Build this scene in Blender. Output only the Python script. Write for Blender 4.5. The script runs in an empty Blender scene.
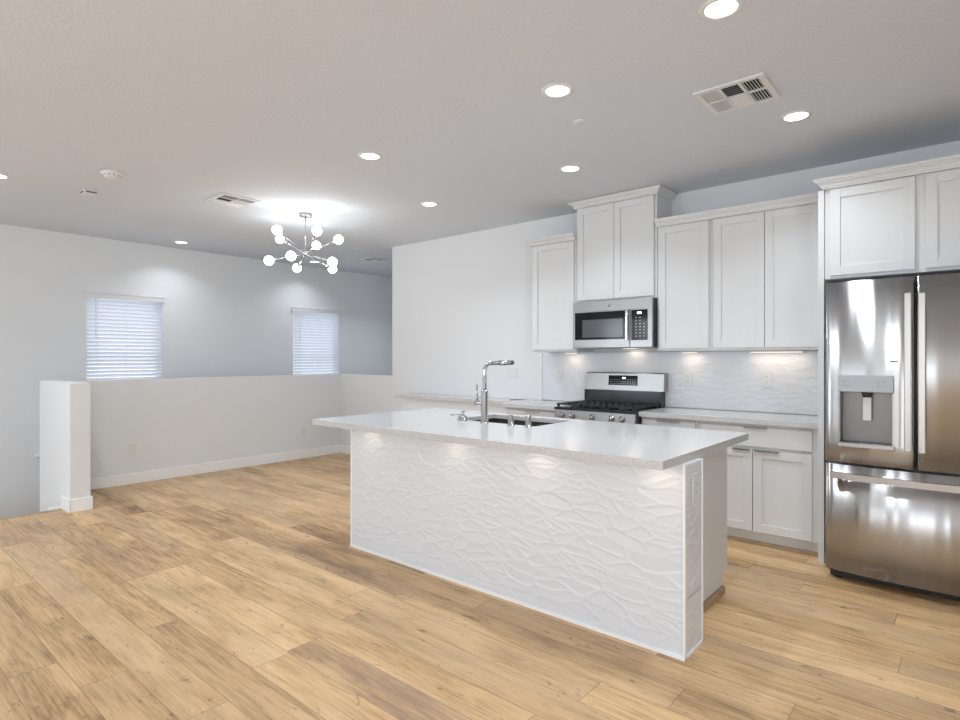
import bpy, bmesh, math, random
import numpy as np
from mathutils import Vector, Matrix
random.seed(7)
PI = math.pi
S = bpy.context.scene
COL = S.collection

# ------------------------------------------------------------------ camera
CAMH = 1.3474
cam_d = bpy.data.cameras.new('camera'); cam = bpy.data.objects.new('camera', cam_d); COL.objects.link(cam)
cam.location = (0, 0, CAMH); cam.rotation_euler = (PI/2, 0, 0.7083)
cam_d.sensor_width = 36; cam_d.lens = 578.57/960*36; cam_d.shift_y = -1.8/960; cam_d.clip_start = .05
S.camera = cam
# ------------------------------------------------------------------ world, exposure
S.view_settings.view_transform = 'Standard'; S.view_settings.look = 'None'
S.view_settings.gamma = 1; S.view_settings.use_curve_mapping = False
S.view_settings.exposure = -0.08
W = bpy.data.worlds.new('world'); S.world = W; W.use_nodes = True
bg = W.node_tree.nodes['Background']; bg.inputs[0].default_value = (.93, .96, 1, 1); bg.inputs[1].default_value = 2.4
# daylight through the windows, plus added fill from the right: (x,y,z, sizeX,sizeZ, rotation about z, watts)
def area(name, loc, sx, sy, rot, power, color, spread=PI):
    d = bpy.data.lights.new(name, 'AREA'); d.shape = 'RECTANGLE'; d.size = sx; d.size_y = sy
    d.energy = power; d.color = color; d.spread = spread
    o = bpy.data.objects.new(name, d); COL.objects.link(o); o.location = loc; o.rotation_euler = rot
    return o
DAY = (.80, .90, 1)
DOWNLIGHT_W = 8.4; DOWNLIGHT_C = (.87, .935, 1)
area('daylight_rear_left', (-6.0, -3.46, 1.33), 1.5, 1.9, (PI/2, 0, 0), 60, DAY)
area('daylight_rear_middle', (-3.75, -3.46, 1.30), 1.05, 2.45, (PI/2, 0, 0), 26, DAY)
area('daylight_rear_narrow', (-2.325, -3.46, 1.30), .5, 2.45, (PI/2, 0, 0), 10, DAY)
area('daylight_rear_right', (-.65, -3.46, 1.30), 1.6, 2.45, (PI/2, 0, 0), 32, DAY)
area('added_fill_right', (2.46, -1.2, 1.33), 1.9, 1.9, (PI/2, 0, PI/2), 112, (.90, .95, 1))  # added fill to brighten faces turned right; no known source there

# ------------------------------------------------------------------ materials
def principled(name, col, rough=.5, metal=0., **kw):
    m = bpy.data.materials.new(name); m.use_nodes = True
    b = m.node_tree.nodes['Principled BSDF']
    b.inputs['Base Color'].default_value = (*col, 1); b.inputs['Roughness'].default_value = rough
    b.inputs['Metallic'].default_value = metal
    for k, v in kw.items(): b.inputs[k].default_value = v
    return m, m.node_tree, b
def N(t, kind, **kw):
    n = t.nodes.new(kind)
    for k, v in kw.items(): setattr(n, k, v)
    return n
def noise_bump(t, b, scale, strength, dist=.002, detail=3, vec=None):
    tc = N(t, 'ShaderNodeTexCoord'); mp = N(t, 'ShaderNodeMapping')
    t.links.new(tc.outputs['Object'], mp.inputs[0])
    if vec: mp.inputs['Scale'].default_value = vec
    n = N(t, 'ShaderNodeTexNoise'); n.inputs['Scale'].default_value = scale; n.inputs['Detail'].default_value = detail
    t.links.new(mp.outputs[0], n.inputs['Vector'])
    bp = N(t, 'ShaderNodeBump'); bp.inputs['Strength'].default_value = strength; bp.inputs['Distance'].default_value = dist
    t.links.new(n.outputs['Fac'], bp.inputs['Height']); t.links.new(bp.outputs[0], b.inputs['Normal'])
    return n
def color_noise(t, b, n_scale, c0, c1, p0=.35, p1=.65, detail=4, vec=None):
    tc = N(t, 'ShaderNodeTexCoord'); mp = N(t, 'ShaderNodeMapping')
    t.links.new(tc.outputs['Object'], mp.inputs[0])
    if vec: mp.inputs['Scale'].default_value = vec
    n = N(t, 'ShaderNodeTexNoise'); n.inputs['Scale'].default_value = n_scale; n.inputs['Detail'].default_value = detail
    t.links.new(mp.outputs[0], n.inputs['Vector'])
    r = N(t, 'ShaderNodeValToRGB'); r.color_ramp.elements[0].position = p0; r.color_ramp.elements[1].position = p1
    r.color_ramp.elements[0].color = (*c0, 1); r.color_ramp.elements[1].color = (*c1, 1)
    t.links.new(n.outputs['Fac'], r.inputs[0]); t.links.new(r.outputs[0], b.inputs['Base Color'])
M = {}
m, t, b = principled('wall_paint', (.78, .795, .81), .75); noise_bump(t, b, 90, .25, .0015); M['wall'] = m
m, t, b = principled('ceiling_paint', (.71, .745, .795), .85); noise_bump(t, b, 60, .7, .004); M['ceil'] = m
m, t, b = principled('trim_paint', (.80, .81, .82), .4); noise_bump(t, b, 60, .05); M['trim'] = m
m, t, b = principled('white_tile_edge', (.90, .90, .90), .35); noise_bump(t, b, 60, .05); M['brighttrim'] = m
m, t, b = principled('cabinet_paint', (.73, .735, .74), .38); noise_bump(t, b, 120, .04, .001); M['cab'] = m
m, t, b = principled('cabinet_interior_tan', (.62, .52, .42), .6); noise_bump(t, b, 30, .1, .001, vec=(1, 1, 12)); M['tan'] = m
m, t, b = principled('quartz', (.8, .8, .79), .13)
color_noise(t, b, 260, (.50, .50, .50), (.64, .635, .63), .42, .52, 2); M['quartz'] = m
m, t, b = principled('glossy_tile', (.72, .745, .785), .3); noise_bump(t, b, 25, .08, .002); M['tile'] = m
m, t, b = principled('grout', (.8, .8, .8), .8); noise_bump(t, b, 200, .2); M['grout'] = m
m, t, b = principled('stainless', (.53, .53, .535), .235, 1., Anisotropic=1.)
n = noise_bump(t, b, 2.6, .3, .02, 1, vec=(3.4, 1.6, .15)); M['steel'] = m
tg = N(t, 'ShaderNodeCombineXYZ'); tg.inputs[2].default_value = 1; t.links.new(tg.outputs[0], b.inputs['Tangent'])   # brushing runs across, so reflections stretch up and down
m, t, b = principled('stainless_brushed', (.37, .365, .36), .3, 1.); noise_bump(t, b, 60, .06, .001, 2, vec=(1, 1, 40)); M['brushed'] = m
m, t, b = principled('steel_handle', (.42, .40, .38), .3, 1.); noise_bump(t, b, 60, .04, .001); M['handle'] = m
m, t, b = principled('chrome', (.58, .585, .60), .1, 1.); noise_bump(t, b, 20, .01); M['chrome'] = m
m, t, b = principled('nickel', (.52, .52, .53), .25, 1.); noise_bump(t, b, 20, .01); M['nickel'] = m
m, t, b = principled('black_glass', (.012, .012, .014), .06, **{'Specular IOR Level': .25}); noise_bump(t, b, 5, .01); M['blackglass'] = m
m, t, b = principled('window_grey_glass', (.09, .095, .105), .12); noise_bump(t, b, 5, .01); M['greyglass'] = m
m, t, b = principled('cast_iron', (.018, .018, .02), .5); noise_bump(t, b, 150, .3, .001); M['iron'] = m
m, t, b = principled('black_enamel', (.02, .02, .024), .22); noise_bump(t, b, 15, .02); M['black'] = m
m, t, b = principled('dark_plastic', (.05, .05, .055), .45); noise_bump(t, b, 80, .05); M['dark'] = m
m, t, b = principled('grey_plastic', (.30, .31, .33), .4); noise_bump(t, b, 80, .05); M['grey'] = m
m, t, b = principled('mid_grey_plastic', (.40, .42, .44), .4, .3); noise_bump(t, b, 80, .05); M['panel'] = m
m, t, b = principled('white_plastic', (.76, .76, .76), .4); noise_bump(t, b, 80, .03); M['plastic'] = m
m, t, b = principled('sink_steel_shade', (.05, .04, .035), .6, .3); noise_bump(t, b, 30, .05); M['sink'] = m  # steel bowl near black: shadow under the slab is put into its colour
m, t, b = principled('recess_steel', (.20, .195, .19), .38, 1.); noise_bump(t, b, 30, .05); M['recess'] = m
m, t, b = principled('shadow_slot', (.1, .1, .1), .7); noise_bump(t, b, 80, .03); M['slot'] = m
m, t, b = principled('shoe_wood', (.42, .30, .19), .5); color_noise(t, b, 12, (.34, .23, .14), (.48, .35, .23), vec=(1, 6, 6)); M['shoe'] = m
def emit(name, col, st):
    m, t, b = principled(name, col, .5)
    b.inputs['Emission Color'].default_value = (*col, 1); b.inputs['Emission Strength'].default_value = st
    nz = N(t, 'ShaderNodeTexNoise'); nz.inputs['Scale'].default_value = 3
    return m
M['lens'] = emit('lit_lens', (1, .97, .93), 7)
M['bulb'] = emit('lit_globe', (.96, .98, 1), 23)
M['warm'] = emit('lit_warm_puck', (1, .84, .66), 2)
M['led'] = emit('lit_display', (.85, .95, 1), 2.5)
M['mark'] = principled('printed_mark', (.42, .43, .45), .5)[0]
m, t, b = principled('blind_slat', (.86, .88, .92), .45); b.inputs['Subsurface Weight'].default_value = 0
tr = N(t, 'ShaderNodeBsdfTranslucent'); tr.inputs[0].default_value = (.86, .89, .94, 1)
mx = N(t, 'ShaderNodeMixShader'); mx.inputs[0].default_value = .45
t.links.new(b.outputs[0], mx.inputs[1]); t.links.new(tr.outputs[0], mx.inputs[2])
t.links.new(mx.outputs[0], t.nodes['Material Output'].inputs[0]); M['slat'] = m
m, t, b = principled('clear_glass', (1, 1, 1), .02)
tp = N(t, 'ShaderNodeBsdfTransparent'); gl = N(t, 'ShaderNodeBsdfGlossy'); gl.inputs['Roughness'].default_value = .02
mx = N(t, 'ShaderNodeMixShader'); mx.inputs[0].default_value = .06
t.links.new(tp.outputs[0], mx.inputs[1]); t.links.new(gl.outputs[0], mx.inputs[2])
t.links.new(mx.outputs[0], t.nodes['Material Output'].inputs[0]); M['glass'] = m

def floor_material():
    m, t, b = principled('vinyl_planks', (.5, .36, .23), .36)
    L = t.links
    def math_(op, a, c=None, d=None):
        n = N(t, 'ShaderNodeMath', operation=op)
        for i, v in enumerate((a, c, d)):
            if v is None: continue
            if isinstance(v, (int, float)): n.inputs[i].default_value = v
            else: L.new(v, n.inputs[i])
        return n.outputs[0]
    tc = N(t, 'ShaderNodeTexCoord'); sp = N(t, 'ShaderNodeSeparateXYZ'); L.new(tc.outputs['Object'], sp.inputs[0])
    X, Y = sp.outputs[0], sp.outputs[1]
    PW, PL = .178, 1.52
    yr = math_('DIVIDE', math_('ADD', Y, .160), PW); row = math_('FLOOR', yr); fy = math_('FRACT', yr)
    wn = N(t, 'ShaderNodeTexWhiteNoise', noise_dimensions='1D'); L.new(row, wn.inputs['W'])
    xr = math_('DIVIDE', math_('ADD', X, math_('MULTIPLY', wn.outputs['Value'], PL*7)), PL)
    colm = math_('FLOOR', xr); fx = math_('FRACT', xr)
    cb = N(t, 'ShaderNodeCombineXYZ'); L.new(row, cb.inputs[0]); L.new(colm, cb.inputs[1])
    w2 = N(t, 'ShaderNodeTexWhiteNoise', noise_dimensions='2D'); L.new(cb.outputs[0], w2.inputs['Vector'])
    rnd = w2.outputs['Value']
    # seams
    ey = math_('MINIMUM', fy, math_('SUBTRACT', 1, fy)); ex = math_('MINIMUM', fx, math_('SUBTRACT', 1, fx))
    sy = math_('MULTIPLY', ey, PW); sx = math_('MULTIPLY', ex, PL)
    sd = math_('MINIMUM', sy, sx)
    seam = N(t, 'ShaderNodeMapRange'); L.new(sd, seam.inputs[0]); seam.inputs[1].default_value = .0008; seam.inputs[2].default_value = .0026
    # per-plank grain space
    off = math_('MULTIPLY', rnd, 57.)
    v = N(t, 'ShaderNodeCombineXYZ'); L.new(math_('ADD', X, off), v.inputs[0]); L.new(math_('ADD', Y, math_('MULTIPLY', off, 1.7)), v.inputs[1]); L.new(off, v.inputs[2])
    def nz(scale, vec, detail=5, dist=0., rough=.55):
        mp = N(t, 'ShaderNodeMapping'); mp.inputs['Scale'].default_value = vec; L.new(v.outputs[0], mp.inputs[0])
        n = N(t, 'ShaderNodeTexNoise'); n.inputs['Scale'].default_value = scale; n.inputs['Detail'].default_value = detail
        n.inputs['Distortion'].default_value = dist; n.inputs['Roughness'].default_value = rough
        L.new(mp.outputs[0], n.inputs['Vector']); return n.outputs['Fac']
    big = nz(1.0, (1.5, 6.5, 1), 3, .6)
    fine = nz(1.0, (3.5, 95, 1), 6, .5, .7)
    mid = nz(1.0, (2.6, 20, 1), 4, 1.6)
    knot = nz(1.0, (7, 17, 1), 4, 2.2, .6)
    mixv = math_('ADD', math_('ADD', math_('MULTIPLY', big, .48), math_('MULTIPLY', mid, .25)), math_('MULTIPLY', fine, .46))
    mixv = math_('ADD', mixv, math_('MULTIPLY', math_('SUBTRACT', rnd, .5), .13))
    r = N(t, 'ShaderNodeValToRGB'); cr = r.color_ramp
    cr.elements[0].position = .36; cr.elements[0].color = (.16, .082, .034, 1)
    cr.elements[1].position = .74; cr.elements[1].color = (.84, .58, .315, 1)
    for p, c in ((.445, (.30, .168, .076, 1)), (.51, (.46, .275, .122, 1)), (.59, (.64, .41, .195, 1))):
        e = cr.elements.new(p); e.color = c
    L.new(mixv, r.inputs[0])
    # hue shift per plank to greyer
    w3 = N(t, 'ShaderNodeTexWhiteNoise', noise_dimensions='2D'); 
    cb2 = N(t, 'ShaderNodeCombineXYZ'); L.new(colm, cb2.inputs[0]); L.new(row, cb2.inputs[1]); L.new(cb2.outputs[0], w3.inputs['Vector'])
    mixg = N(t, 'ShaderNodeMix', data_type='RGBA'); mixg.inputs['B'].default_value = (.54, .385, .25, 1)
    L.new(math_('MULTIPLY', nz(1.0, (1.1, 5, 1), 2), math_('MULTIPLY', w3.outputs['Value'], .8)), mixg.inputs['Factor']); L.new(r.outputs[0], mixg.inputs['A'])
    # knots / dark checks
    kr = N(t, 'ShaderNodeMapRange'); L.new(knot, kr.inputs[0]); kr.inputs[1].default_value = .27; kr.inputs[2].default_value = .385
    kr.inputs[3].default_value = .42; kr.inputs[4].default_value = 1
    k1 = N(t, 'ShaderNodeMix', data_type='RGBA', blend_type='MULTIPLY'); k1.inputs['Factor'].default_value = 1
    L.new(mixg.outputs['Result'], k1.inputs['A']); L.new(kr.outputs[0], k1.inputs['B'])
    sm = N(t, 'ShaderNodeMapRange'); L.new(seam.outputs[0], sm.inputs[0]); sm.inputs[3].default_value = .55; sm.inputs[4].default_value = 1
    k2 = N(t, 'ShaderNodeMix', data_type='RGBA', blend_type='MULTIPLY'); k2.inputs['Factor'].default_value = 1
    L.new(k1.outputs['Result'], k2.inputs['A']); L.new(sm.outputs[0], k2.inputs['B'])
    L.new(k2.outputs['Result'], b.inputs['Base Color'])
    bp = N(t, 'ShaderNodeBump'); bp.inputs['Strength'].default_value = .25; bp.inputs['Distance'].default_value = .0015
    L.new(math_('ADD', math_('MULTIPLY', fine, .4), seam.outputs[0]), bp.inputs['Height']); L.new(bp.outputs[0], b.inputs['Normal'])
    rr = N(t, 'ShaderNodeMapRange'); L.new(mid, rr.inputs[0]); rr.inputs[3].default_value = .32; rr.inputs[4].default_value = .48
    L.new(rr.outputs[0], b.inputs['Roughness'])
    return m
M['floor'] = floor_material()

# ------------------------------------------------------------------ mesh helpers (everything in world coordinates)
class MB:
    def __init__(s): s.bm = bmesh.new()
    def box(s, x0, x1, y0, y1, z0, z1):
        v = [s.bm.verts.new((x, y, z)) for x in (x0, x1) for y in (y0, y1) for z in (z0, z1)]
        for f in ((0,1,3,2),(4,6,7,5),(0,4,5,1),(2,3,7,6),(0,2,6,4),(1,5,7,3)): s.bm.faces.new([v[i] for i in f])
        return s
    def cyl(s, p0, p1, r0, r1=None, n=20, cap=True):
        r1 = r0 if r1 is None else r1
        p0, p1 = Vector(p0), Vector(p1); a = (p1-p0).normalized()
        u = a.orthogonal().normalized(); w = a.cross(u)
        A = [s.bm.verts.new(p0 + r0*(u*math.cos(i*2*PI/n)+w*math.sin(i*2*PI/n))) for i in range(n)]
        B = [s.bm.verts.new(p1 + r1*(u*math.cos(i*2*PI/n)+w*math.sin(i*2*PI/n))) for i in range(n)]
        for i in range(n):
            f = s.bm.faces.new((A[i], A[(i+1)%n], B[(i+1)%n], B[i])); f.smooth = True
        if cap: s.bm.faces.new(A[::-1]); s.bm.faces.new(B)
        return s
    def lathe(s, prof, loc, axis=(0,0,1), n=28, smooth=True):       # prof: (radius, height) list
        a = Vector(axis).normalized(); u = a.orthogonal().normalized(); w = a.cross(u); loc = Vector(loc)
        rings = []
        for r, z in prof:
            if r < 1e-6: rings.append([s.bm.verts.new(loc+a*z)])
            else: rings.append([s.bm.verts.new(loc+a*z+r*(u*math.cos(i*2*PI/n)+w*math.sin(i*2*PI/n))) for i in range(n)])
        for A, B in zip(rings[:-1], rings[1:]):
            for i in range(n):
                j = (i+1) % n
                if len(A) == 1: f = s.bm.faces.new((A[0], B[j], B[i]))
                elif len(B) == 1: f = s.bm.faces.new((A[i], A[j], B[0]))
                else: f = s.bm.faces.new((A[i], A[j], B[j], B[i]))
                f.smooth = smooth
        return s
    def sphere(s, c, r, n=20):
        prof = [(r*math.sin(PI*k/n), -r*math.cos(PI*k/n)) for k in range(n+1)]
        prof[0] = (0, -r); prof[-1] = (0, r)
        return s.lathe(prof, c, n=24)
    def tube(s, pts, r, n=14):
        pts = [Vector(p) for p in pts]; rings = []; u = None
        for i, p in enumerate(pts):
            a = ((pts[min(i+1, len(pts)-1)]-pts[max(i-1, 0)])).normalized()
            u = a.orthogonal().normalized() if u is None else (u - a*u.dot(a)).normalized()
            w = a.cross(u)
            rings.append([s.bm.verts.new(p + r*(u*math.cos(k*2*PI/n)+w*math.sin(k*2*PI/n))) for k in range(n)])
        for A, B in zip(rings[:-1], rings[1:]):
            for k in range(n):
                f = s.bm.faces.new((A[k], A[(k+1)%n], B[(k+1)%n], B[k])); f.smooth = True
        s.bm.faces.new(rings[0][::-1]); s.bm.faces.new(rings[-1])
        return s
    def prism(s, pts, axis, a0, a1):       # polygon in the other two axes, extruded along axis
        def P(u, v, w):
            return {'x': (w, u, v), 'y': (u, w, v), 'z': (u, v, w)}[axis]
        A = [s.bm.verts.new(P(u, v, a0)) for u, v in pts]; B = [s.bm.verts.new(P(u, v, a1)) for u, v in pts]
        n = len(pts)
        for i in range(n): s.bm.faces.new((A[i], A[(i+1)%n], B[(i+1)%n], B[i]))
        s.bm.faces.new(A[::-1]); s.bm.faces.new(B)
        return s
    def ring_slab(s, o, h, z0, z1):        # rectangle o=(x0,x1,y0,y1) with hole h, between z0 and z1
        def q(r, z): return [s.bm.verts.new(p) for p in ((r[0], r[2], z), (r[1], r[2], z), (r[1], r[3], z), (r[0], r[3], z))]
        a, b_, c, d = q(o, z0), q(o, z1), q(h, z0), q(h, z1)
        for i in range(4):
            j = (i+1) % 4
            s.bm.faces.new((a[i], a[j], b_[j], b_[i])); s.bm.faces.new((c[j], c[i], d[i], d[j]))
            s.bm.faces.new((b_[i], b_[j], d[j], d[i])); s.bm.faces.new((a[j], a[i], c[i], c[j]))
        return s
    def build(s, name, mat, parent=None, bevel=0., seg=2):
        bmesh.ops.recalc_face_normals(s.bm, faces=s.bm.faces)
        lo = Vector((min(v.co.x for v in s.bm.verts), min(v.co.y for v in s.bm.verts), min(v.co.z for v in s.bm.verts)))
        hi = Vector((max(v.co.x for v in s.bm.verts), max(v.co.y for v in s.bm.verts), max(v.co.z for v in s.bm.verts)))
        org = Vector(((lo.x+hi.x)/2, (lo.y+hi.y)/2, lo.z))
        if name in KEEP0 or name.split('_')[0] in KEEP0: org = Vector((0, 0, 0))
        bmesh.ops.translate(s.bm, verts=s.bm.verts, vec=-org)
        me = bpy.data.meshes.new(name); s.bm.to_mesh(me); s.bm.free()
        me.materials.append(M[mat])
        o = bpy.data.objects.new(name, me); COL.objects.link(o)
        place(o, org, parent)
        if bevel:
            md = o.modifiers.new('bevel', 'BEVEL'); md.width = bevel; md.segments = seg; md.limit_method = 'ANGLE'; md.angle_limit = .6
        return o
KEEP0 = {'floor', 'wall', 'ceiling'}
WORLD = {}
def place(o, org, parent):
    WORLD[o.name] = Vector(org)
    if parent: o.parent = parent; o.location = Vector(org) - WORLD[parent.name]
    else: o.location = org
def thing(name, label, cat, loc, group=None):
    o = bpy.data.objects.new(name, None); COL.objects.link(o); o.empty_display_size = .1
    place(o, Vector(loc), None); return tag(o, label, cat, group)
def tag(o, label, cat, group=None):
    o['label'] = label; o['category'] = cat
    if group: o['group'] = group
    return o
def struct(o): o['kind'] = 'structure'; return o
def copy_tree(o, loc=None, parent=None):
    c = o.copy(); COL.objects.link(c)
    if parent: c.parent = parent
    if loc is not None: c.location = loc
    for ch in list(o.children): copy_tree(ch, None, c)
    return c
def B(name, mat, parent, *b, bevel=.0015): return MB().box(*b).build(name, mat, parent, bevel)

# ------------------------------------------------------------------ room shell
H = 2.79; YW = 4.98; XW = -7.962; XH = -6.874; XR = 2.3; YB = -3.3; XE = -5.77; YN = 7.3
# floor with the stair opening
m_ = MB(); m_.box(-6.2, XR, YB, 1.58, -.28, 0); m_.box(-6.95, XR, 1.58, 5.12, -.28, 0)
struct(m_.build('floor', 'floor'))
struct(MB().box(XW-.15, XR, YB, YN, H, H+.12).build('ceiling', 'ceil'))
def holed_wall_x(name, x0, x1, y0, y1, z0, z1, holes):      # wall normal along x, holes (ya,yb,za,zb)
    m = MB(); y = y0
    for ya, yb, za, zb in sorted(holes):
        m.box(x0, x1, y, ya, z0, z1); m.box(x0, x1, ya, yb, z0, za); m.box(x0, x1, ya, yb, zb, z1); y = yb
    m.box(x0, x1, y, y1, z0, z1); return struct(m.build(name, 'wall'))
def holed_wall_y(name, y0, y1, x0, x1, z0, z1, holes):
    m = MB(); x = x0
    for xa, xb, za, zb in sorted(holes):
        m.box(x, xa, y0, y1, z0, z1); m.box(xa, xb, y0, y1, z0, za); m.box(xa, xb, y0, y1, zb, z1); x = xb
    m.box(x, x1, y0, y1, z0, z1); return struct(m.build(name, 'wall'))
WIN = [(2.155, 2.995, .62, 2.10), (4.885, 5.725, .62, 2.10)]
holed_wall_x('wall_left', XW-.15, XW, YB, YN, -3.0, H, WIN)
struct(MB().box(XE, XR, YW, YW+.14, 0, H).build('wall_back', 'wall'))
struct(MB().box(XW, XE, YN, YN+.12, -3.0, H).box(XE, XE+.12, YW+.14, YN, -3, H).build('wall_stairwell', 'wall'))
RW = (-2.2, -.2, .35, 2.3)  # opening added in the unseen right wall to let the fill in
holed_wall_x('wall_right', XR, XR+.12, YB, YW+.14, 0, H, [RW])
REAR = [(-6.8, -5.2, .35, 2.3), (-4.3, -3.2, .05, 2.55), (-2.6, -2.05, .05, 2.55), (-1.5, .2, .05, 2.55)]
holed_wall_y('wall_rear', YB-.12, YB, XW, XR, -3.0, H, REAR)
# half wall round the stairs: along the stairwell, across to the kitchen wall, and the short wing at its near end
m_ = MB(); m_.box(XH-.12, XH, 1.55, YW+.12, 0, 1.118); m_.box(XH, XE, YW, YW+.12, 0, 1.118); m_.box(XH-.12, -5.995, 1.505, 1.66, 0, 1.128); m_.box(XH-.12, -6.2, 1.505, 1.66, -.9, 0)
struct(m_.build('wall_half', 'wall', bevel=.003))
# stairwell below
struct(MB().box(XW, -6.2, YB, 1.75, -.85, -.62).build('floor_landing', 'floor'))
m_ = MB()
for k in range(11): m_.box(XW, XH-.12, 1.75+.27*k, 1.75+.27*(k+1), -.62-.19*(k+1)-.3, -.62-.19*(k+1))
m_.box(XW, XE, 4.72, YN, -3.1, -2.9)
struct(m_.build('floor_stairs', 'floor'))
struct(MB().box(-6.2, -6.1, YB, 1.58, -3, -.28).box(-6.95, -6.85, 1.58, 5.12, -3, -.28).box(-6.85, XE, 5.0, 5.12, -3, -.28).build('wall_stair_side', 'wall'))
struct(MB().box(-6.215, -6.155, YB, 1.5, -.035, .004).build('trim_stair_nosing', 'shoe', bevel=.006))
struct(MB().box(-6.235, -6.195, 1.40, 1.505, -.05, .022).build('trim_stair_skirt', 'trim', bevel=.003))
# baseboards
def bboard(name, *b):
    return struct(MB().box(*b).build(name, 'brighttrim', bevel=.004))
bboard('baseboard_left', XH, XH+.014, 1.66, YW, 0, .115)
bboard('baseboard_back', XH+.014, -5.20, YW-.014, YW, 0, .115)
m_ = MB(); m_.box(-6.22, -5.98, 1.491, 1.505, 0, .118); m_.box(-5.995, -5.981, 1.505, 1.66, 0, .118); m_.box(-6.86, -5.981, 1.66, 1.674, 0, .118)
struct(m_.build('baseboard_post', 'brighttrim', bevel=.004))
bboard('baseboard_right', XR-.014, XR, YB, YW, 0, .115)

# windows of the stair wall (frame, pane) and their blinds
def window_x(i, y0, y1, z0, z1):
    f = MB(); xo = XW-.13
    for a in ((y0, y0+.035, z0, z1), (y1-.035, y1, z0, z1), (y0, y1, z0, z0+.035), (y0, y1, z1-.035, z1), (y0, y1, (z0+z1)/2-.02, (z0+z1)/2+.02)):
        f.box(xo, xo+.05, *a)
    o = f.build('window_%d' % i, 'trim'); struct(o)
    MB().box(xo+.02, xo+.026, y0+.03, y1-.03, z0+.03, z1-.03).build('pane', 'glass', o)
    MB().box(XW-.09, XW+.0, y0, y1, z0-.02, z0+.001).build('window_sill', 'trim', o)
for i, w in enumerate(WIN): window_x(i+1, *w)
def blind(i, y0, y1, z0, z1, label):
    g = thing('window_blind', label, 'blind', (XW+.02, (y0+y1)/2, z0), 'white slat blinds over the stairwell windows')
    MB().box(XW-.03, XW+.03, y0-.03, y1+.02, z1-.035, z1+.028).box(XW-.03, XW+.036, y0-.032, y1+.022, z1+.018, z1+.03).build('valance', 'plastic', g, .002)
    m = MB(); z = z0+.05; pit = .0445; w = .025; a = math.radians(52)
    while z < z1-.02:
        c, s_ = math.cos(a)*w, math.sin(a)*w
        xc = XW+.0
        m.prism([(xc-c, z-s_), (xc+c, z+s_), (xc+c-.0015, z+s_+.0022), (xc-c-.0015, z-s_+.0022)], 'y', y0+.008, y1-.008)
        z += pit
    # prism above uses (x,z) pairs swept along y
    m.build('slats', 'slat', g)
    MB().box(XW-.02, XW+.02, y0+.008, y1-.008, z0, z0+.022).build('bottom_rail', 'plastic', g, .002)
    m = MB()
    for k in (.14, .5, .86):
        yy = y0+(y1-y0)*k
        m.box(XW+.022, XW+.0235, yy-.0015, yy+.0015, z0+.01, z1-.02)
    m.build('ladder_cords', 'plastic', g)
    MB().cyl((XW+.03, y0+.1, z1-.03), (XW+.03, y0+.1, z1-.5), .0035, n=8).build('tilt_wand', 'plastic', g)
blind(1, 2.148, 3.002, .64, 2.10, 'white horizontal slat blind nearer the end post of the half wall')
blind(2, 4.878, 5.732, .64, 2.10, 'white horizontal slat blind nearer the kitchen wall, lower at right of the chandelier')
# rear windows (behind the camera)
for i, (x0, x1, z0, z1) in enumerate(REAR):
    f = MB()
    for a in ((x0, x0+.05, z0, z1), (x1-.05, x1, z0, z1), (x0, x1, z0, z0+.05), (x0, x1, z1-.05, z1), ((x0+x1)/2-.03, (x0+x1)/2+.03, z0, z1)):
        f.box(a[0], a[1], YB-.09, YB-.03, a[2], a[3])
    if i == 0:
        for k in (1, 2, 3): f.box(x0, x1, YB-.07, YB-.05, z0+(z1-z0)*k/4-.012, z0+(z1-z0)*k/4+.012)
    o = struct(f.build('window_%d' % (i+3), 'trim'))
    MB().box(x0+.04, x1-.04, YB-.062, YB-.058, z0+.04, z1-.04).build('pane', 'glass', o)

f = MB(); ya, yb, za, zb = RW  # frame and pane of the added right-hand window
for a in ((ya, ya+.05, za, zb), (yb-.05, yb, za, zb), (ya, yb, za, za+.05), (ya, yb, zb-.05, zb), ((ya+yb)/2-.03, (ya+yb)/2+.03, za, zb)):
    f.box(XR+.03, XR+.09, *a)
o = struct(f.build('window_7', 'trim'))
MB().box(XR+.058, XR+.062, ya+.04, yb-.04, za+.04, zb-.04).build('pane', 'glass', o)

# ------------------------------------------------------------------ cabinetry
def shaker(parent, x0, x1, z0, z1, y, d=-1, name='door', rail=.058):
    """front panel whose outer face is at y, d=-1 faces -Y"""
    m = MB(); yb = y - d*.02; yp = y - d*.010
    a, b_ = sorted((y, yb)); c, e = sorted((yp, yb))
    m.box(x0, x0+rail, a, b_, z0, z1); m.box(x1-rail, x1, a, b_, z0, z1)
    m.box(x0+rail, x1-rail, a, b_, z0, z0+rail); m.box(x0+rail, x1-rail, a, b_, z1-rail, z1)
    m.box(x0+rail-.001, x1-rail+.001, c, e, z0+rail-.001, z1-rail+.001)
    return m.build(name, 'cab', parent, .0014)
def slab(parent, x0, x1, z0, z1, y, d=-1, name='drawer'):
    a, b_ = sorted((y, y-d*.02)); return B(name, 'cab', parent, x0, x1, a, b_, z0, z1, bevel=.002)
def pull(parent, x0, x1, z, y):
    return MB().prism([(y, z), (y-.018, z), (y-.018, z-.010), (y-.015, z-.010), (y-.015, z-.003), (y, z-.003)], 'x', x0, x1).build('handle', 'nickel', parent, .0006)
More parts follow.
